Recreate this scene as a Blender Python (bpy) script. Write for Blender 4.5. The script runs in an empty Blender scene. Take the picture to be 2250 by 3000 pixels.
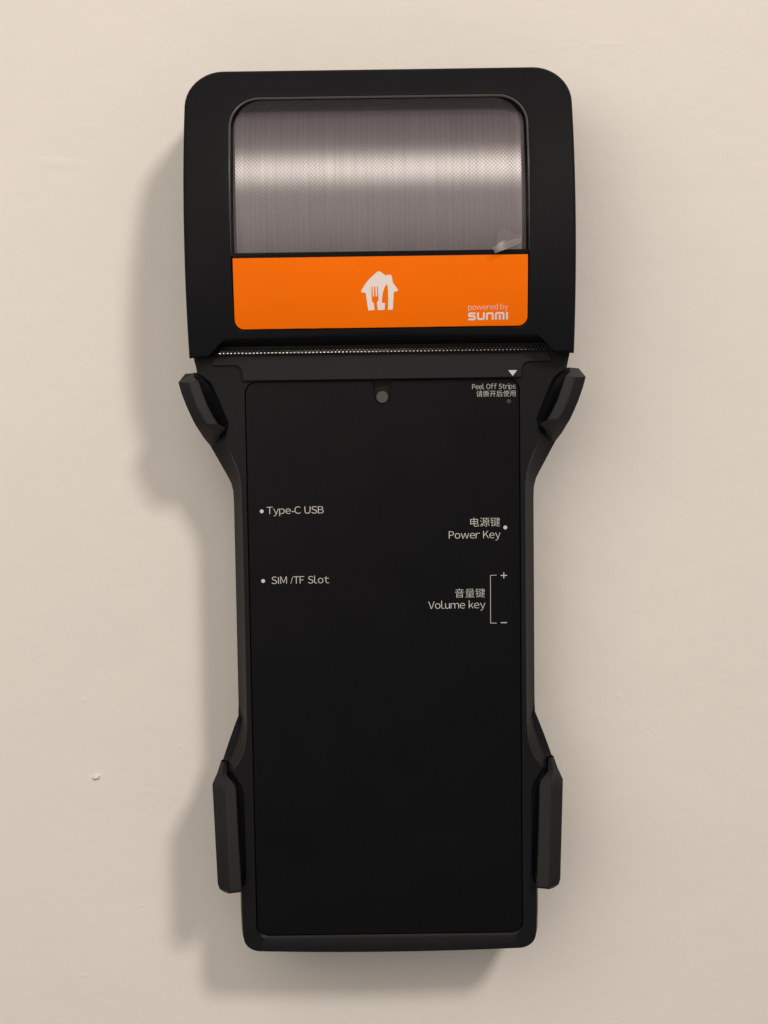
import bpy, bmesh, math, random
from mathutils import Vector, Matrix
random.seed(7)
S = 0.001                     # all shapes below are written in millimetres
scene = bpy.context.scene

# ------------------------------------------------------------------ camera
D, TILT = 0.420, math.radians(5.5)
cam_data = bpy.data.cameras.new('camera')
cam = bpy.data.objects.new('camera', cam_data)
scene.collection.objects.link(cam)
cam.location = (0, D * math.sin(TILT), D * math.cos(TILT))
cam.rotation_euler = (-TILT, 0, 0)
cam_data.sensor_fit = 'VERTICAL'
cam_data.sensor_height = 24.0
cam_data.lens = 24.0 * D / (2 * 0.0995 * 3000 / 2250)
cam_data.clip_start = 0.01
cam_data.clip_end = 50
scene.camera = cam

# ------------------------------------------------------------------ light
world = bpy.data.worlds.new('World'); scene.world = world; world.use_nodes = True
bg = world.node_tree.nodes['Background']
bg.inputs['Color'].default_value = (1.0, 0.91, 0.82, 1)
bg.inputs['Strength'].default_value = 0.235

def area(name, loc, target, size, power, color, size_y=None, spread=180):
    l = bpy.data.lights.new(name, 'AREA')
    l.energy = power; l.color = color; l.size = size
    if size_y: l.shape = 'RECTANGLE'; l.size_y = size_y
    l.spread = math.radians(spread)
    o = bpy.data.objects.new(name, l); scene.collection.objects.link(o)
    o.location = loc
    o.rotation_euler = (Vector(target) - Vector(loc)).to_track_quat('-Z', 'Y').to_euler()
    return o
area('ceiling_lamp', (0.58, 0.90, 1.2), (0, 0, 0), 0.20, 11.6, (1.0, 0.88, 0.775))
area('fill_lamp', (-0.28, 0.38, 0.74), (0, 0.05, 0), 0.8, 3.9, (1.0, 0.885, 0.775))  # added off-frame fill that lifts the shadows and shapes soft reflections

scene.view_settings.view_transform = 'Standard'
scene.view_settings.look = 'None'
scene.view_settings.exposure = 0.0
scene.view_settings.gamma = 1.0
scene.view_settings.use_curve_mapping = False
try:
    scene.cycles.use_denoising = True
    scene.cycles.transparent_max_bounces = 16
except Exception:
    pass

# ------------------------------------------------------------------ materials
def new_mat(name):
    m = bpy.data.materials.new(name); m.use_nodes = True
    nt = m.node_tree
    return m, nt, nt.nodes['Principled BSDF']
def N(nt, t, **kw):
    n = nt.nodes.new(t)
    for k, v in kw.items(): setattr(n, k, v)
    return n
def coords(nt): return N(nt, 'ShaderNodeTexCoord').outputs['Object']

def noise(nt, vec, scale, detail=3, rough=0.5):
    n = N(nt, 'ShaderNodeTexNoise'); nt.links.new(vec, n.inputs['Vector'])
    n.inputs['Scale'].default_value = scale; n.inputs['Detail'].default_value = detail
    n.inputs['Roughness'].default_value = rough
    return n.outputs['Fac']
def ramp(nt, fac, stops):
    r = N(nt, 'ShaderNodeValToRGB'); nt.links.new(fac, r.inputs['Fac'])
    el = r.color_ramp.elements
    while len(el) < len(stops): el.new(0.5)
    for e, (p, c) in zip(el, stops): e.position = p; e.color = (*c, 1)
    return r.outputs['Color']
def bump(nt, h, dist, strength=1.0, prev=None):
    b = N(nt, 'ShaderNodeBump'); nt.links.new(h, b.inputs['Height'])
    b.inputs['Distance'].default_value = dist; b.inputs['Strength'].default_value = strength
    if prev is not None: nt.links.new(prev, b.inputs['Normal'])
    return b.outputs['Normal']

def plastic(name, col, rough, grain=0.000012, scale=2600, spec=0.5, vary=0.05, tone=0.12):
    m, nt, p = new_mat(name); v = coords(nt)
    p.inputs['Specular IOR Level'].default_value = spec
    c = ramp(nt, noise(nt, v, 45, 4), [(0.3, tuple(x * (1 - tone) for x in col)), (0.7, tuple(x * (1 + tone) for x in col))])
    nt.links.new(c, p.inputs['Base Color'])
    r = N(nt, 'ShaderNodeMapRange'); nt.links.new(noise(nt, v, 70, 5), r.inputs['Value'])
    r.inputs['To Min'].default_value = rough - vary; r.inputs['To Max'].default_value = rough + vary
    nt.links.new(r.outputs['Result'], p.inputs['Roughness'])
    nt.links.new(bump(nt, noise(nt, v, scale, 2), grain, 0.6), p.inputs['Normal'])
    return m
M_head = plastic('black_textured_plastic', (0.0072, 0.0078, 0.0094), 0.56, 0.000022, 2200, spec=0.10, vary=0.07)
M_body = plastic('black_matt_plastic', (0.0058, 0.0064, 0.0080), 0.46, spec=0.18)
M_panel = plastic('black_satin_sheet', (0.0019, 0.0022, 0.0034), 0.37, 0.000006, 3500, spec=0.17, vary=0.07)
M_clip = plastic('dark_grey_clip_plastic', (0.0072, 0.0079, 0.0092), 0.54, spec=0.36)
M_rubber = plastic('black_rubber', (0.004, 0.004, 0.005), 0.7, spec=0.2)
M_pin = plastic('grey_pin_plastic', (0.060, 0.055, 0.050), 0.5)
M_sensor = plastic('dull_sensor_plastic', (0.03, 0.029, 0.027), 0.5)
M_orange = plastic('orange_label_stock', (0.93, 0.170, 0.0005), 0.50, 0.000005, 1800, 0.08, tone=0.025)
M_print = plastic('light_grey_print', (0.60, 0.61, 0.60), 0.6)
M_white = plastic('white_label_print', (0.80, 0.73, 0.70), 0.6)

def metal(name, col, rough):
    m, nt, p = new_mat(name)
    p.inputs['Base Color'].default_value = (*col, 1); p.inputs['Metallic'].default_value = 1
    p.inputs['Roughness'].default_value = rough
    return m
M_steel = metal('steel', (0.80, 0.78, 0.74), 0.30)

def mat_surface():
    m, nt, p = new_mat('warm_white_paint'); v = coords(nt)
    c = ramp(nt, noise(nt, v, 9, 5, 0.6), [(0.3, (0.760, 0.740, 0.708)), (0.7, (0.795, 0.770, 0.733))])
    nt.links.new(c, p.inputs['Base Color'])
    p.inputs['Roughness'].default_value = 0.55
    p.inputs['Specular IOR Level'].default_value = 0.3
    n1 = bump(nt, noise(nt, v, 45, 5, 0.55), 0.0009, 0.55)
    n2 = bump(nt, noise(nt, v, 420, 3, 0.6), 0.00010, 0.5, n1)
    nt.links.new(n2, p.inputs['Normal'])
    return m
M_surface = mat_surface()

def mat_film(name):
    """clear protective film with a fine woven emboss, brushed so that lamps smear sideways"""
    m, nt, p = new_mat(name); v = coords(nt)
    nt.nodes.remove(p)
    sep = N(nt, 'ShaderNodeSeparateXYZ'); nt.links.new(v, sep.inputs[0])
    def lines(out, freq, warp):
        a = N(nt, 'ShaderNodeMath', operation='MULTIPLY'); nt.links.new(out, a.inputs[0]); a.inputs[1].default_value = freq
        b = N(nt, 'ShaderNodeMath', operation='ADD'); nt.links.new(a.outputs[0], b.inputs[0])
        w = N(nt, 'ShaderNodeMath', operation='MULTIPLY'); nt.links.new(noise(nt, v, warp, 2), w.inputs[0]); w.inputs[1].default_value = 2.0
        nt.links.new(w.outputs[0], b.inputs[1])
        s = N(nt, 'ShaderNodeMath', operation='SINE'); nt.links.new(b.outputs[0], s.inputs[0])
        return s.outputs[0]
    lx = lines(sep.outputs['X'], 2 * math.pi / 0.00092, 50)
    ly = lines(sep.outputs['Y'], 2 * math.pi / 0.00092, 50)
    st = streaks(nt, v, 900)
    b1 = bump(nt, lx, 0.000008, 1.0)
    b3 = bump(nt, st, 0.000010, 0.8, b1)
    g = N(nt, 'ShaderNodeBsdfAnisotropic'); g.distribution = 'BECKMANN'
    g.inputs['Color'].default_value = (1, 1, 1, 1); g.inputs['Roughness'].default_value = 0.38
    g.inputs['Anisotropy'].default_value = 0.70
    t = N(nt, 'ShaderNodeTangent'); t.direction_type = 'RADIAL'; t.axis = 'X'
    nt.links.new(t.outputs[0], g.inputs['Tangent']); nt.links.new(b3, g.inputs['Normal'])
    g.inputs['Rotation'].default_value = FILM_ROT
    tr = N(nt, 'ShaderNodeBsdfTransparent'); tr.inputs['Color'].default_value = (0.93, 0.92, 0.93, 1)
    # emboss and streaks vary how much of the light the film throws back
    w = N(nt, 'ShaderNodeMath', operation='MULTIPLY'); nt.links.new(lx, w.inputs[0]); nt.links.new(ly, w.inputs[1])
    f1 = N(nt, 'ShaderNodeMapRange'); nt.links.new(st, f1.inputs['Value'])
    f1.inputs['From Min'].default_value = 0.3; f1.inputs['From Max'].default_value = 0.7
    f1.inputs['To Min'].default_value = 0.054; f1.inputs['To Max'].default_value = 0.069
    f2 = N(nt, 'ShaderNodeMath', operation='MULTIPLY_ADD'); nt.links.new(w.outputs[0], f2.inputs[0]); f2.inputs[1].default_value = 0.026
    nt.links.new(f1.outputs['Result'], f2.inputs[2])
    mx = N(nt, 'ShaderNodeMixShader'); nt.links.new(f2.outputs[0], mx.inputs[0])
    nt.links.new(tr.outputs[0], mx.inputs[1]); nt.links.new(g.outputs[0], mx.inputs[2])
    nt.links.new(mx.outputs[0], nt.nodes['Material Output'].inputs['Surface'])
    return m
def streaks(nt, v, scale):
    mp = N(nt, 'ShaderNodeMapping'); nt.links.new(v, mp.inputs['Vector'])
    mp.inputs['Scale'].default_value = (1.0, 0.03, 0.03)
    return noise(nt, mp.outputs['Vector'], scale, 3, 0.65)
FILM_ROT = 0.0
M_film = mat_film('embossed_film')
def mat_drum():
    m, nt, p = new_mat('mauve_grey_roll'); v = coords(nt)
    st = streaks(nt, v, 700)
    sep = N(nt, 'ShaderNodeSeparateXYZ'); nt.links.new(v, sep.inputs[0])
    a = N(nt, 'ShaderNodeMath', operation='MULTIPLY'); nt.links.new(sep.outputs['X'], a.inputs[0]); a.inputs[1].default_value = 2 * math.pi / 0.00125
    sn = N(nt, 'ShaderNodeMath', operation='SINE'); nt.links.new(a.outputs[0], sn.inputs[0])
    mix = N(nt, 'ShaderNodeMath', operation='MULTIPLY_ADD'); nt.links.new(sn.outputs[0], mix.inputs[0]); mix.inputs[1].default_value = 0.13
    nt.links.new(st, mix.inputs[2])
    nt.links.new(ramp(nt, mix.outputs[0], [(0.2, (0.138, 0.113, 0.124)), (0.8, (0.190, 0.164, 0.175))]), p.inputs['Base Color'])
    p.inputs['Roughness'].default_value = 0.6
    return m
M_drum = mat_drum()

def mat_clear(name, opac, col, rough):
    m, nt, p = new_mat(name)
    p.inputs['Base Color'].default_value = (*col, 1); p.inputs['Roughness'].default_value = rough
    tr = N(nt, 'ShaderNodeBsdfTransparent'); tr.inputs['Color'].default_value = (0.95, 0.94, 0.96, 1)
    mx = N(nt, 'ShaderNodeMixShader'); mx.inputs[0].default_value = opac
    nt.links.new(tr.outputs[0], mx.inputs[1]); nt.links.new(p.outputs[0], mx.inputs[2])
    nt.links.new(mx.outputs[0], nt.nodes['Material Output'].inputs['Surface'])
    return m
M_pane = mat_clear('clear_plastic', 0.08, (0.02, 0.02, 0.022), 0.12)
M_curl = mat_clear('clear_film_fold', 0.26, (0.62, 0.58, 0.56), 0.25)
M_curl_thin = mat_clear('clear_film_corner', 0.09, (0.62, 0.58, 0.56), 0.15)

# ------------------------------------------------------------------ mesh helpers
def link(name, bm, mat, parent=None, smooth=35, bevel=0.0, seg=2, recalc=True):
    if recalc: bmesh.ops.recalc_face_normals(bm, faces=bm.faces)
    bmesh.ops.scale(bm, vec=(S, S, S), verts=bm.verts)
    lim = math.radians(smooth)
    for f in bm.faces: f.smooth = True
    for e in bm.edges:
        e.smooth = not (len(e.link_faces) == 2 and e.calc_face_angle(0) > lim)
    me = bpy.data.meshes.new(name); bm.to_mesh(me); bm.free()
    me.materials.append(mat)
    o = bpy.data.objects.new(name, me); scene.collection.objects.link(o)
    if parent: o.parent = parent
    if bevel:
        b = o.modifiers.new('bevel', 'BEVEL'); b.width = bevel * S; b.segments = seg
        b.limit_method = 'ANGLE'; b.angle_limit = math.radians(35); b.harden_normals = True
    return o

def loft(bm, rings, closed=True, cap0=False, cap1=False):
    R = [[bm.verts.new(p) for p in r] for r in rings]
    n = len(R[0])
    for a, b in zip(R, R[1:]):
        for i in range(n if closed else n - 1):
            j = (i + 1) % n
            try: bm.faces.new((a[i], a[j], b[j], b[i]))
            except ValueError: pass
    if cap0: bm.faces.new(list(reversed(R[0])))
    if cap1: bm.faces.new(R[-1])
    return R

def arc(cx, cy, r, a0, a1, n, ry=None):
    ry = r if ry is None else ry
    return [(cx + r * math.cos(math.radians(a0 + (a1 - a0) * i / n)), cy + ry * math.sin(math.radians(a0 + (a1 - a0) * i / n))) for i in range(n + 1)]

def extrude(bm, poly, z0, z1):
    """poly: xy list; z0, z1: numbers or functions of (x, y)"""
    f0 = z0 if callable(z0) else (lambda x, y: z0)
    f1 = z1 if callable(z1) else (lambda x, y: z1)
    loft(bm, [[(x, y, f0(x, y)) for x, y in poly], [(x, y, f1(x, y)) for x, y in poly]], True, True, True)

def seg_pts(a, b, n):
    return [(a[0] + (b[0] - a[0]) * i / n, a[1] + (b[1] - a[1]) * i / n) for i in range(n)]

def fill_planar(bm, polys, z):
    """flat face with holes: first loop is outer, the others are holes"""
    edges = []
    for poly in polys:
        vs = [bm.verts.new((x, y, z(x, y) if callable(z) else z)) for x, y in poly]
        edges += [bm.edges.new((vs[i], vs[(i + 1) % len(vs)])) for i in range(len(vs))]
    bmesh.ops.triangle_fill(bm, use_beauty=True, use_dissolve=False, edges=edges, normal=(0, 0, 1))

# ------------------------------------------------------------------ the surface it lies on
def build_surface():
    bm = bmesh.new()
    bmesh.ops.create_grid(bm, x_segments=40, y_segments=40, size=900)
    o = link('tabletop', bm, M_surface, recalc=False)
    o['kind'] = 'structure'
    def mound(x, y, rx, ry, h, rot, seed):
        rnd = random.Random(seed); b = bmesh.new(); rings = []
        K = 20; ph = [rnd.uniform(0, 6.28) for _ in range(3)]
        for t in (1.0, 0.93, 0.8, 0.62, 0.4, 0.2):
            ring = []
            for k in range(K):
                a = 2 * math.pi * k / K
                w = 1 + 0.14 * math.sin(2 * a + ph[0]) + 0.08 * math.sin(3 * a + ph[1])
                px, py = rx * t * w * math.cos(a), ry * t * w * math.sin(a)
                c, s = math.cos(math.radians(rot)), math.sin(math.radians(rot))
                z = h * (0.5 + 0.5 * math.cos(math.pi * t)) - (0.02 if t == 1.0 else 0)
                ring.append((x + px * c - py * s, y + px * s + py * c, z))
            rings.append(ring)
        loft(b, rings, True, False, True)
        return link('paint_bump', b, M_surface, o, smooth=80)
    mound(-75.7, -70.1, 1.25, 0.95, 1.25, 14, 1)       # the distinct paint bump
    for x, y, rx, ry, h, r in [(-79, -49.5, 1.2, .9, .10, 10), (-53.5, -62, .9, .6, .12, -40), (-83, 89, 10, 1.5, .12, -6),
                               (-62, -74, 3.5, 1.2, .07, -8), (-64.5, -105, 1.8, .7, .10, 20), (61.5, -48.5, 1.0, .6, .12, -25),
                               (71, -58, 1.5, .7, .07, -40), (55, 118.5, 5.0, 1.1, .07, 4), (46.5, 118, 3.5, 1.0, .06, 8),
                               (-80, -124, 1.4, .8, .10, 15), (62, -137, 1.0, .6, .10, 0), (-75, 20, 4, 1.5, .05, 30)]:
        mound(x, y, rx, ry, h * 0.6, r, int(x * 13 + y))
build_surface()

# ------------------------------------------------------------------ the printer
root = bpy.data.objects.new('handheld_printer', None)
scene.collection.objects.link(root)
root.rotation_euler = (0, 0, math.radians(0.8))
root.empty_display_size = 0.02
root['label'] = 'black handheld receipt printer with orange label, ribbed grey window and four side clips'
root['category'] = 'printer'

HW, RA, YP, ZP = 45.75, 76.0, 66.5, 36.2
def arch(y): return ZP - RA + math.sqrt(max(0.0, RA * RA - (y - YP) ** 2))

# ---- printer housing: arched ring between the outer outline and the window/label opening
def head_outlines(nc=10, ns=30, nb=24):
    top, r = 108.35, 8.8
    out = []
    # start at the lower right leg, go up the right side, across the top and down the left side, then along the bottom
    right = seg_pts((HW, 40.3), (HW, top - r), ns)
    cr = arc(HW - r, top - r, r, 0, 90, nc)[:-1]
    topl = seg_pts((HW - r, top), (-HW + r, top), ns)
    cl = arc(-HW + r, top - r, r, 90, 180, nc)[:-1]
    left = seg_pts((-HW, top - r), (-HW, 40.3), ns)
    legl = seg_pts((-HW, 40.3), (-41.4, 40.5), 4) + seg_pts((-41.4, 40.5), (-40.0, 44.0), 6)
    bot = seg_pts((-40.0, 44.0), (40.0, 44.0), nb)
    legr = seg_pts((40.0, 44.0), (41.4, 40.5), 6) + seg_pts((41.4, 40.5), (HW, 40.3), 4)
    out = right + cr + topl + cl + left + legl + bot + legr
    hx, ot, ob, ro, rb = 35.3, 101.6, 46.7, 7.0, 2.4
    hb = 34.65
    iright = seg_pts((hb, ob + rb), (hx, ot - ro), ns)
    icr = arc(hx - ro, ot - ro, ro, 0, 90, nc)[:-1]
    itop = seg_pts((hx - ro, ot), (-hx + ro, ot), ns)
    icl = arc(-hx + ro, ot - ro, ro, 90, 180, nc)[:-1]
    ileft = seg_pts((-hx, ot - ro), (-hb, ob + rb), ns)
    ilegl = arc(-hb + rb, ob + rb, rb, 180, 270, 10)[:-1]
    ibot = seg_pts((-hb + rb, ob), (hb - rb, ob), nb)
    ilegr = arc(hb - rb, ob + rb, rb, 270, 360, 10)[:-1]
    inn = iright + icr + itop + icl + ileft + ilegl + ibot + ilegr
    return out, inn

def build_housing():
    out, inn = head_outlines()
    bm = bmesh.new(); rings = []
    def inset_out(k):  # outline pulled in by k mm towards its middle (for the underside)
        return [(x * (1 - k / HW), 75 + (y - 75) * (1 - k / 34)) for x, y in out]
    rings.append([(x, y, 0.0) for x, y in inset_out(4.0)])
    rings.append([(x, y, 3.0) for x, y in inset_out(1.2)])
    rings.append([(x, y, 8.0) for x, y in inset_out(0.4)])
    r = 2.2
    rings.append([(x, y, max(10.0, arch(y) - r - 1.5)) for x, y in inset_out(0.1)])
    for dd in (0.0, 0.08, 0.3, 0.7, 1.2, 1.7, 2.2):
        ring = []
        for (ox, oy), (ix, iy) in zip(out, inn):
            L = math.hypot(ix - ox, iy - oy); t = min(dd, L * 0.85) / L
            rr = min(2.4 if (abs(ox) < 40.2 and oy < 44.5) else 0.9, L * 0.85); d2 = min(dd, rr)
            x, y = ox + (ix - ox) * t, oy + (iy - oy) * t
            ring.append((x, y, arch(y) - (rr - math.sqrt(max(0, rr * rr - (rr - d2) ** 2)))))
        rings.append(ring)
    for q in (0.25, 0.5, 0.75, 0.94):
        ring = []
        for (ox, oy), (ix, iy) in zip(out, inn):
            L = math.hypot(ix - ox, iy - oy); t0 = min(2.2, L * 0.85) / L
            t = t0 + (1 - t0) * q
            x, y = ox + (ix - ox) * t, oy + (iy - oy) * t
            ring.append((x, y, arch(y)))
        rings.append(ring)
    rings.append([(x, y, arch(y) - 0.12) for x, y in inn])
    rings.append([(x * 0.998, y, arch(y) - 1.6) for x, y in inn])
    rings.append([(x * 0.985, y, arch(y) - 7.0) for x, y in inn])
    loft(bm, rings, True, True, False)
    return link('printer_housing', bm, M_head, root, smooth=50)
housing = build_housing()

# ---- things that follow the arch
def arch_sheet(x0f, x1f, y0, y1, off, nx=24, ny=40, th=0.25, rtop=0, rbot=0):
    """curved sheet; x0f/x1f give the half widths as functions of y, with rounded corners"""
    bm = bmesh.new()
    def hw(y, f):
        w = f(y)
        if rtop and y > y1 - rtop:
            d = y - (y1 - rtop); w -= rtop - math.sqrt(max(0, rtop * rtop - d * d))
        if rbot and y < y0 + rbot:
            d = (y0 + rbot) - y; w -= rbot - math.sqrt(max(0, rbot * rbot - d * d))
        return w
    ys = [y0 + (y1 - y0) * i / ny for i in range(ny + 1)]
    if rtop: ys += [y1 - rtop * (1 - math.sin(math.radians(a))) for a in range(5, 90, 9)]
    if rbot: ys += [y0 + rbot * (1 - math.sin(math.radians(a))) for a in range(5, 90, 9)]
    ys = sorted(set(round(y, 5) for y in ys))
    of = off if callable(off) else (lambda y: off)
    grid = [[bm.verts.new((-hw(y, x0f) + (hw(y, x0f) + hw(y, x1f)) * i / nx, y, arch(y) + of(y))) for i in range(nx + 1)] for y in ys]
    for a, b in zip(grid, grid[1:]):
        for i in range(nx): bm.faces.new((a[i], a[i + 1], b[i + 1], b[i]))
    geom = bmesh.ops.extrude_face_region(bm, geom=bm.faces[:])
    vs = [g for g in geom['geom'] if isinstance(g, bmesh.types.BMVert)]
    bmesh.ops.translate(bm, verts=vs, vec=(0, 0, -th))
    return bm

pane = link('window_pane', arch_sheet(lambda y: 35.15, lambda y: 35.15, 63.9, 101.5, -0.75, th=0.7, rtop=6.9), M_pane, root)
film = link('protective_film', arch_sheet(lambda y: 33.35 + (y - 64) * 0.012, lambda y: 33.1 + (y - 64) * 0.006, 64.6, 100.7, -0.60, th=0.04, rtop=6.3), M_film, pane)

M_rim = mat_clear('clear_pane_rim', 0.30, (0.20, 0.20, 0.20), 0.22)
def build_rim():
    hx, ot, ro = 35.0, 101.25, 6.8
    path = seg_pts((hx, 64.2), (hx, ot - ro), 20) + arc(hx - ro, ot - ro, ro, 0, 90, 10)[:-1] + seg_pts((hx - ro, ot), (-hx + ro, ot), 20) + arc(-hx + ro, ot - ro, ro, 90, 180, 10)[:-1] + seg_pts((-hx, ot - ro), (-hx, 64.2), 20) + [(-hx, 64.2)]
    bm = bmesh.new(); rings = []
    for i, (x, y) in enumerate(path):
        p0, p1 = path[max(0, i - 1)], path[min(len(path) - 1, i + 1)]
        t = Vector((p1[0] - p0[0], p1[1] - p0[1], 0)).normalized(); n = Vector((-t.y, t.x, 0))
        rings.append([tuple(Vector((x, y, arch(y) - 0.62)) + n * .32 * math.cos(k * math.pi / 4) + Vector((0, 0, .32 * math.sin(k * math.pi / 4)))) for k in range(8)])
    loft(bm, rings, True, True, True)
    link('pane_rim', bm, M_rim, pane, smooth=80)
build_rim()
# curved inner cover a few millimetres behind the pane
link('inner_cover', arch_sheet(lambda y: 34.3, lambda y: 34.3, 63.6, 99.9, lambda y: -3.2 - 0.55 * max(0.0, y - 96.4) ** 2, th=1.0, rtop=5.4), M_drum, root)
# dark crossbar behind the gap between the window and the label
bm = bmesh.new()
extrude(bm, [(-34.9, 59.0), (34.9, 59.0), (34.9, 64.7), (-34.9, 64.7)], lambda x, y: arch(y) - 6, lambda x, y: arch(y) - 1.6)
link('window_crossbar', bm, M_head, root)

# ---- lifted corner of the film
def build_curl():
    bm = bmesh.new()
    # the corner stands off the pane, then folds back towards the window as a narrow band
    inner = [(33.0, 67.6), (30.6, 68.6), (28.8, 69.6), (27.6, 68.6)]
    fold = [(33.0, 66.0), (31.0, 65.2), (28.6, 64.3), (26.6, 63.6)]
    back = [(32.9, 67.3), (30.7, 66.7), (28.3, 65.8), (25.9, 64.9)]
    def row(p, lifts): return [(x, y, arch(y) - 0.5 + h) for (x, y), h in zip(p, lifts)]
    def sub(rows, k):
        out = []
        for a, b in zip(rows, rows[1:]):
            for i in range(k): out.append([tuple(Vector(p).lerp(Vector(q), i / k)) for p, q in zip(a, b)])
        return out + [rows[-1]]
    mid = [((a[0] + b[0]) / 2, (a[1] + b[1]) / 2) for a, b in zip(inner, fold)]
    rf = row(fold, (0.3, 1.3, 2.2, 2.6))
    loft(bm, sub([row(inner, (0.0, 0.05, 0.1, 0.2)), row(mid, (0.2, 0.9, 1.5, 1.9)), rf], 4), False)
    link('lifted_film_corner', bm, M_curl_thin, film, smooth=60)
    bm = bmesh.new()
    loft(bm, sub([rf, row(back, (0.7, 1.9, 2.9, 3.2))], 3), False)
    link('film_fold', bm, M_curl, film, smooth=60)
build_curl()

# ---- orange label
label = link('brand_label', arch_sheet(lambda y: 34.45, lambda y: 34.45, 46.95, 63.4, -0.25, th=0.9, rbot=2.2), M_orange, root, bevel=0.12)
label['label'] = 'orange label with white house emblem and maker name'

def drape(bm, off, step=0.45):
    """cut flat xy faces into narrow bands and lay them on the arch"""
    ys = [v.co.y for v in bm.verts]; y = min(ys) + step
    while y < max(ys):
        bmesh.ops.bisect_plane(bm, geom=bm.verts[:] + bm.edges[:] + bm.faces[:], plane_co=(0, y, 0), plane_no=(0, 1, 0))
        y += step
    bmesh.ops.triangulate(bm, faces=bm.faces[:])
    for v in bm.verts: v.co.z = arch(v.co.y) + off
    return bm

H = [(290, 820), (312, 770), (420, 612), (510, 505), (640, 390), (745, 302), (795, 280), (850, 302), (1005, 415), (1020, 380), (1132, 383), (1152, 430),
     (1180, 590), (1250, 690), (1322, 790), (1316, 815), (1200, 850), (1186, 1080), (1166, 1308), (1150, 1325), (1030, 1322), (1040, 1150), (1045, 1000), (1038, 760),
     (1026, 655), (1005, 640), (955, 700), (905, 830), (878, 980), (866, 1130), (952, 1142), (937, 1322), (750, 1332), (735, 1230), (725, 1125),
     (775, 1055), (768, 880), (762, 690), (738, 690), (736, 960), (697, 960), (690, 690), (656, 690), (652, 960), (616, 960), (610, 690), (583, 690),
     (582, 900), (588, 1085), (638, 1140), (648, 1230), (662, 1322), (482, 1336), (445, 1080), (420, 862), (302, 842)]
bm = bmesh.new()
k = 0.00842
vs = [bm.verts.new(((x - 806) * k - 0.27 + (y - 820) * k * 0.004, 55.35 - (y - 820) * k * 1.02 - (x - 806) * k * 0.0, 0)) for x, y in H]
bm.faces.new(list(reversed(vs)))
drape(bm, -0.20)
link('house_emblem', bm, M_white, label, recalc=False)

def stroke(bm, pts, w):
    """flat thick polyline with mitred joints"""
    P = [Vector(p) for p in pts]; Lf = []; Rt = []
    for i, p in enumerate(P):
        a = (p - P[i - 1]).normalized() if i else None
        b = (P[i + 1] - p).normalized() if i < len(P) - 1 else None
        t = ((a or b) + (b or a)).normalized()
        n = Vector((-t.y, t.x)); d = a or b
        c = max(0.5, n.dot(Vector((-d.y, d.x))))
        Lf.append(p + n * (w / 2 / c)); Rt.append(p - n * (w / 2 / c))
    vl = [bm.verts.new((q.x, q.y, 0)) for q in Lf]; vr = [bm.verts.new((q.x, q.y, 0)) for q in Rt]
    for i in range(len(P) - 1): bm.faces.new((vr[i], vr[i + 1], vl[i + 1], vl[i]))

SUN = [[(500, 540), (345, 540), (327, 558), (327, 594), (345, 612), (458, 612), (478, 632), (478, 675), (460, 695), (305, 695)],
       [(565, 515), (565, 668), (588, 690), (700, 690), (722, 668), (722, 515)],
       [(805, 712), (805, 563), (828, 540), (935, 540), (960, 563), (960, 712)],
       [(1045, 712), (1045, 560), (1070, 537), (1225, 537), (1250, 560), (1250, 712)],
       [(1150, 578), (1150, 712)], [(1343, 512), (1343, 712)]]
bm = bmesh.new()
ks = 9.38 / 1070
for s in SUN: stroke(bm, [(20.48 + (x - 300) * ks, 48.36 + (712 - y) * ks * 1.02 - 0.0) for x, y in s], 50 * ks)
drape(bm, -0.20)
link('maker_name', bm, M_white, label, recalc=False)

def glyphs(body):
    """outline of a string as a filled flat mesh, one unit per em"""
    cu = bpy.data.curves.new('t', 'FONT'); cu.body = body; cu.size = 1.0; cu.resolution_u = 3; cu.offset = -0.011
    o = bpy.data.objects.new('t', cu); scene.collection.objects.link(o)
    bpy.context.view_layer.update()
    me = bpy.data.meshes.new_from_object(o.evaluated_get(bpy.context.evaluated_depsgraph_get()))
    bpy.data.objects.remove(o); bpy.data.curves.remove(cu)
    return me
def text_bm(body, x0, x1, base, size, wide=True):
    bm = bmesh.new()
    if wide:        # sans letter shapes set one by one
        cur = 0.0
        for ch in body:
            if ch == ' ': cur += 0.30 if cur else 0; continue
            if ch == 'I': cur += 0.03
            me = glyphs(ch if ch in 'I-/' else chr(ord(ch) + 0xFEE0))
            n0 = len(bm.verts); bm.from_mesh(me); bpy.data.meshes.remove(me); bm.verts.ensure_lookup_table()
            vs = bm.verts[n0:]
            a, b = min(v.co.x for v in vs), max(v.co.x for v in vs)
            for v in vs: v.co.x += cur - a
            cur += (b - a) + (0.05 if ch in 'TyrfVkK-/t' else 0.15 if ch == 'I' else 0.085)
    else:
        me = glyphs(body); bm.from_mesh(me); bpy.data.meshes.remove(me)
    xs = [v.co.x for v in bm.verts]; a, b = min(xs), max(xs)
    for v in bm.verts:
        v.co.x = x0 + (v.co.x - a) / (b - a) * (x1 - x0)
        v.co.y = base + v.co.y * size; v.co.z = 0
    return bm
bm = text_bm('powered by', 20.5, 29.85, 50.75, 1.72)
drape(bm, -0.20)
link('powered_by_lettering', bm, M_white, label, recalc=False)

# ------------------------------------------------------------------ lower body (cradle)
ZT, ZO = 26.0, 22.0
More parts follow.
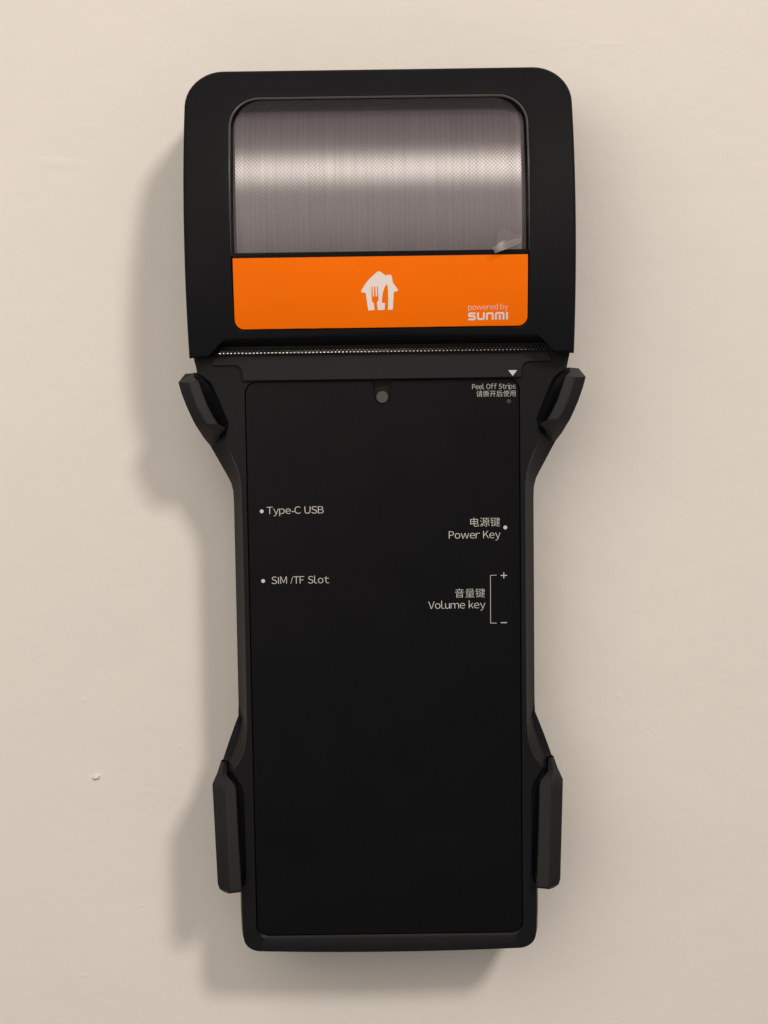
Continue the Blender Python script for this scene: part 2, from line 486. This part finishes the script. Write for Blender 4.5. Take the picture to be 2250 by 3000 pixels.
# stations down the right side: top-face x, y, then outer x, y
ST = [(45.2, 43.0, 45.3, 43.0), (45.2, 39.9, 45.5, 39.9), (44.4, 36.8, 45.0, 36.6), (42.6, 35.6, 46.3, 34.8), (41.2, 34.4, 46.2, 33.0), (39.6, 30.8, 45.2, 29.2),
      (38.2, 27.3, 43.8, 25.4), (37.1, 24.6, 43.0, 23.2), (37.6, 22.6, 43.0, 20.5), (38.0, 21.0, 41.95, 18.5), (37.2, 18.4, 40.7, 16.2), (36.2, 15.6, 39.5, 14.0),
      (35.2, 13.1, 38.3, 11.8), (34.7, 11.0, 37.35, 9.9), (34.5, 8.5, 36.85, 7.8), (34.45, 5.0, 36.75, 5.0), (34.4, -20, 36.75, -20), (34.4, -45, 36.75, -45.0), (34.45, -50.0, 36.95, -48.4),
      (34.65, -53, 37.9, -50.8), (35.2, -56, 39.3, -54.5), (36.3, -58.6, 40.4, -57.6), (37.5, -60.2, 41.4, -60.6), (38.2, -61.4, 41.9, -62.3), (37.6, -62.6, 42.1, -63.6),
      (36.0, -65.0, 42.0, -66), (35.5, -67.0, 41.8, -68.0), (35.4, -78, 41.3, -78), (35.4, -88.0, 40.8, -88.0), (35.8, -90.2, 40.0, -90.0), (36.6, -90.9, 37.6, -90.9), (36.7, -92, 37.3, -92.0),
      (36.7, -97, 37.35, -97), (36.5, -103.2, 37.2, -103.2)]
def body_loops():
    rt = [(a, b) for a, b, _, _ in ST]; ro = [(c, d) for _, _, c, d in ST]
    ct = arc(36.4 - 4.2, -103.7, 4.2, 0, -84, 8, 3.5); co = arc(37.1 - 4.4, -103.7, 4.4, 0, -84, 8, 4.1)
    bt = [(32.6 - 65.2 * i / 16, -107.18 - 0.55 * (1 - (1 - i / 8) ** 2)) for i in range(1, 16)]
    bo = [(32.6 - 65.2 * i / 16, -107.78 - 0.6 * (1 - (1 - i / 8) ** 2)) for i in range(1, 16)]
    def full(r, c, b):
        half = r + c
        return half + b + [(-x, y) for x, y in reversed(half)]
    return full(rt, ct, bt), full(ro, co, bo)
TOPL, OUTL = body_loops()
def rrect(hx, y0, y1, r, rb=None, n=6):
    rb = r if rb is None else rb
    return arc(hx - r, y1 - r, r, 0, 90, n) + arc(-hx + r, y1 - r, r, 90, 180, n) + arc(-hx + rb, y0 + rb, rb, 180, 270, n) + arc(hx - rb, y0 + rb, rb, 270, 360, n)

def build_body():
    bm = bmesh.new()
    hole = rrect(33.25, -104.15, 34.55, 3.0, 3.4)
    lip = rrect(33.22, -103.4, 34.52, 3.0, 3.1)
    floor = rrect(33.2, -103.35, 34.5, 3.0, 3.0)
    fill_planar(bm, [TOPL, hole], ZT)
    loft(bm, [[(x, y, ZT) for x, y in hole], [(x, y, 25.6) for x, y in lip], [(x, y, 24.5) for x, y in floor]], True, False, True)
    mid = [((a * .82 + c * .18), (b * .82 + d * .18)) for (a, b), (c, d) in zip(TOPL, OUTL)]
    fl = []          # a narrow step stands out along the arms that carry the lower clips
    for (a, b), (c, d) in zip(TOPL, OUTL):
        f = 0.66 if -62 < d < -48.2 else 0.985
        fl.append((a + (c - a) * f, b + (d - b) * f, ZO - 0.6 if f < 0.9 else ZO + (2.3 if (24 < d < 35.5 or -89 < d < -65) else 0.06)))
    low = [(c * .985, d) for c, d in OUTL]
    loft(bm, [[(x, y, ZT) for x, y in TOPL], [(x, y, 25.1) for x, y in mid], fl, [(x, y, ZO + (2.2 if (24 < y < 35.5 or -89 < y < -65) else 0.0) - (1.0 if -62 < y < -48.2 else 0.0)) for x, y in OUTL],
              [(x, y, 11.0) for x, y in low], [(x * .93, y * 0.97 + .5, 3.0) for x, y in OUTL], [(x * .80, y * 0.93, 0.0) for x, y in OUTL]], True, False, True)
    bmesh.ops.remove_doubles(bm, verts=bm.verts, dist=0.005)
    return link('cradle_body', bm, M_body, root, smooth=32, bevel=0.22)
body = build_body()

M_bead = plastic('polished_rim_plastic', (0.012, 0.012, 0.013), 0.38, spec=0.5)
for sd in (1, -1):
    bm = bmesh.new(); path = [(a * sd, b) for a, b, _, _ in ST[10:24]]; rings = []
    for i, (x, y) in enumerate(path):
        p0, p1 = path[max(0, i - 1)], path[min(len(path) - 1, i + 1)]
        t = Vector((p1[0] - p0[0], p1[1] - p0[1], 0)).normalized(); n = Vector((-t.y, t.x, 0))
        rr = 0.20 if 0 < i < len(path) - 1 else 0.06
        rings.append([tuple(Vector((x, y, ZT - 0.10)) + n * rr * math.cos(k * math.pi / 4) + Vector((0, 0, rr * math.sin(k * math.pi / 4)))) for k in range(8)])
    loft(bm, rings, True, True, True)
    link('rim_bead', bm, M_bead, body, smooth=80)

# ---- raised paper ramp below the tear bar (T shaped plate)
def ramp_z(x, y): return 27.25 - (y - 34.7) / 5.9 * 0.75
bm = bmesh.new()
RP = [(-40.2, 40.7), (40.2, 40.7), (41.0, 38.75), (40.2, 38.45), (35.2, 38.45), (34.2, 38.0), (33.7, 37.2), (33.4, 34.75), (-33.4, 34.75), (-33.7, 37.2), (-34.2, 38.0), (-35.2, 38.45), (-40.2, 38.45), (-41.0, 38.75)]
extrude(bm, list(reversed(RP)), 25.6, ramp_z)
paper_ramp = link('paper_ramp', bm, M_body, root, bevel=0.15)
bm = bmesh.new()
extrude(bm, [(30.37, 36.42), (31.43, 35.05), (32.5, 36.42)], lambda x, y: ramp_z(x, y) - .02, lambda x, y: ramp_z(x, y) + .03)
link('peel_arrow', bm, M_print, paper_ramp)

# ---- tear bar, its holder and the platen roller behind it
bm = bmesh.new()
extrude(bm, [(-40.6, 40.3), (40.6, 40.3), (40.6, 46.2), (-40.6, 46.2)], 15.0, 23.8)
link('paper_slot', bm, M_rubber, root)
def build_tear():
    bm = bmesh.new(); n = 88; x0, x1 = -39.2, 39.3; p = (x1 - x0) / n
    for row in (0, 1):
        y0, y1 = (41.24, 41.56) if row == 0 else (41.76, 42.06)
        for i in range(n):
            c = x0 + (i + 0.5 + 0.5 * row) * p; h = 0.185; z = 28.2 - 0.15 * row
            v = [bm.verts.new(q) for q in [(c - h, y0, z), (c + h, y0, z), (c + h, y1, z - .08), (c - h, y1, z - .08), (c - .1, y0 + 0.06, z + 0.08)]]
            w = [bm.verts.new((q.co.x, q.co.y, 26.3)) for q in v[:4]]
            for f in [(0, 1, 4), (1, 2, 4), (2, 3, 4), (3, 0, 4)]: bm.faces.new([v[j] for j in f])
            for j in range(4): bm.faces.new((v[j], w[j], w[(j + 1) % 4], v[(j + 1) % 4]))
    bm2 = bmesh.ops.create_cube(bm, size=1)
    for q in bm2['verts']:
        q.co = Vector(((x0 + x1) / 2 + q.co.x * (x1 - x0), 41.7 + q.co.y * 0.9, 24.9 + q.co.z * 2.2))
    return link('tear_bar', bm, M_steel, root, smooth=5)
tear = build_tear()
tear['label'] = 'serrated steel tear bar'
bm = bmesh.new(); n = 24
loft(bm, [[(x, 43.9 + 1.35 * math.cos(2 * math.pi * k / n), 24.6 + 1.35 * math.sin(2 * math.pi * k / n)) for k in range(n)] for x in (-39.0, 39.0)], True, True, True)
link('platen_roller', bm, M_rubber, root)

# ---- face panel with the notch at its upper edge
def panel_poly():
    hx, y0, y1, r = 33.02, -103.2, 34.32, 2.85
    pts = arc(hx - r, y1 - r, r, 0, 90, 7)
    nw, fr, ny = 1.98, 1.1, 30.35
    pts += arc(nw + fr, y1 - fr, fr, 90, 180, 5)
    pts += arc(0, ny, nw, 0, -180, 14)
    pts += arc(-nw - fr, y1 - fr, fr, 0, 90, 5)
    pts += arc(-hx + r, y1 - r, r, 90, 180, 7)
    pts += arc(-hx + r, y0 + r, r, 180, 270, 7)
    pts += arc(hx - r, y0 + r, r, 270, 360, 7)
    return pts
ZF = 25.62
bm = bmesh.new(); extrude(bm, panel_poly(), 24.45, ZF)
panel = link('face_panel', bm, M_panel, root, bevel=0.12)
def disc(name, x, y, r, z0, z1, mat, parent, n=24, bev=0.0):
    bm = bmesh.new(); extrude(bm, [(x + r * math.cos(2 * math.pi * k / n), y + r * math.sin(2 * math.pi * k / n)) for k in range(n)], z0, z1)
    return link(name, bm, mat, parent, bevel=bev)
disc('latch_pin', 0.0, 30.35, 1.46, 24.4, 25.3, M_pin, root, 32, 0.15)
disc('sensor_window', 30.6, 28.97, 0.52, ZF - 0.02, ZF + 0.015, M_sensor, panel)

def lay(name, bm, z=ZF + 0.02):
    for v in bm.verts: v.co.z = z
    return link(name, bm, M_print, panel, recalc=False)
lay('usb_lettering', text_bm('Type-C USB', -28.5, -14.65, 2.35, 2.40))
lay('slot_lettering', text_bm('SIM /TF Slot', -27.65, -13.6, -14.8, 2.45))
lay('power_lettering', text_bm('Power Key', 15.75, 28.3, -4.3, 2.50))
lay('power_characters', text_bm('电源键', 21.0, 28.25, -1.25, 2.45, wide=False))
lay('volume_lettering', text_bm('Volume key', 10.55, 24.5, -21.5, 2.50))
lay('volume_characters', text_bm('音量键', 17.1, 24.45, -18.65, 2.45, wide=False))
lay('peel_lettering', text_bm('Peel Off Strips', 21.75, 32.2, 31.95, 1.66))
lay('peel_characters', text_bm('请撕开后使用', 22.75, 32.2, 30.2, 1.66, wide=False))
for x, y in ((-29.7, 3.04), (-29.72, -14.05), (29.5, -1.72)):
    disc('printed_dot', x, y, 0.47, ZF - 0.02, ZF + 0.02, M_print, panel, 20)
bm = bmesh.new()
stroke(bm, [(27.3, -13.4), (25.8, -13.45), (25.75, -25.2), (27.25, -25.25)], 0.12)
lay('volume_bracket', bm)
bm = bmesh.new(); stroke(bm, [(28.3, -13.5), (29.85, -13.5)], 0.2); lay('minus_mark', bm).name = 'plus_mark'
bm = bmesh.new(); stroke(bm, [(29.07, -12.75), (29.07, -14.25)], 0.2); lay('plus_mark_upright', bm, ZF + 0.026)
bm = bmesh.new(); stroke(bm, [(28.25, -25.15), (29.75, -25.15)], 0.2); lay('minus_mark', bm)

# ---- four side clips
def mirror(pts, s): return [(x * s, y, z) for x, y, z in pts]
M_strip = plastic('grey_facet_strip', (0.017, 0.0172, 0.0170), 0.6, 0.00002, 1800, spec=0.35)
def clip(name, sections, s, bev, strip_span):
    bm = bmesh.new()
    loft(bm, [mirror(r, s) for r in sections], True, True, True)
    o = link(name, bm, M_clip, root, smooth=28, bevel=bev)
    a, b = strip_span                      # lighter matt strip along the inner facet
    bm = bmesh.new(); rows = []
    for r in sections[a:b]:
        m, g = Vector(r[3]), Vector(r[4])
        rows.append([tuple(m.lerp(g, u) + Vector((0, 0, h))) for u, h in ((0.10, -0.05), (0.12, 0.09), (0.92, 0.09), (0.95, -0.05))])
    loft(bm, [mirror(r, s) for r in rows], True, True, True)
    link('facet_strip', bm, M_strip, o, smooth=28)
    return o
def section(o, m, r, zo, zm, zr, base_y=None, th=1.6):
    """outer edge o, crease m, ridge r (xy each); lower points may sit further along y (base_y)"""
    by = (base_y or 0)
    return [(o[0] - 2.6, o[1] + by * 1.0, 12.0), (o[0] - 0.55, o[1] + by, 20.0), (o[0], o[1], zo), (m[0], m[1], zm), (r[0], r[1], zr), (r[0] + .15, r[1] + by * .1, zr - 1.3),
            (r[0] + th, r[1] + by * .5, zr - 4.5), (r[0] + th + .6, r[1] + by, 20.0), (r[0] + th + .4, r[1] + by, 12.0)]
UP = [section((48.7, 34.65), (46.1, 34.6), (43.75, 34.75), 29.6, 30.7, 29.7, 2.0),
      section((48.05, 32.2), (45.3, 32.0), (42.9, 32.1), 29.6, 30.7, 29.7),
      section((46.9, 28.9), (44.3, 28.8), (41.75, 28.9), 29.5, 30.6, 29.6),
      section((45.5, 25.6), (42.9, 25.9), (40.3, 26.0), 29.2, 30.3, 29.3),
      section((44.9, 24.3), (42.3, 24.6), (39.4, 24.5), 28.8, 29.9, 29.0),
      section((44.2, 23.0), (41.6, 23.2), (37.75, 23.4), 27.9, 28.9, 28.6, 0, 2.6),
      section((43.3, 21.0), (41.3, 21.3), (39.3, 21.85), 25.6, 26.4, 26.4, 0, 1.6),
      section((42.0, 18.7), (40.9, 19.1), (40.0, 19.8), 22.1, 22.9, 23.2, 0, .6)]
LO = [section((41.4, -59.5), (40.6, -59.6), (39.9, -59.7), 22.5, 23.0, 23.2, 0, .5),
      section((42.0, -61.5), (40.8, -61.7), (39.6, -62.2), 26.4, 27.3, 26.6, 0, 1.0),
      section((43.15, -64.0), (40.5, -64.2), (37.7, -64.4), 27.4, 28.4, 26.9),
      section((43.1, -65.4), (40.4, -65.5), (37.35, -65.6), 27.6, 28.6, 27.0),
      section((42.65, -76.0), (40.0, -76.0), (36.95, -76.0), 28.8, 29.8, 28.2),
      section((42.15, -88.4), (39.6, -88.6), (36.35, -88.9), 30.0, 31.0, 29.4),
      section((41.75, -89.8), (39.5, -90.1), (36.3, -90.3), 29.8, 30.8, 29.3),
      section((40.7, -90.75), (39.4, -90.85), (36.3, -90.9), 29.3, 30.3, 29.1)]
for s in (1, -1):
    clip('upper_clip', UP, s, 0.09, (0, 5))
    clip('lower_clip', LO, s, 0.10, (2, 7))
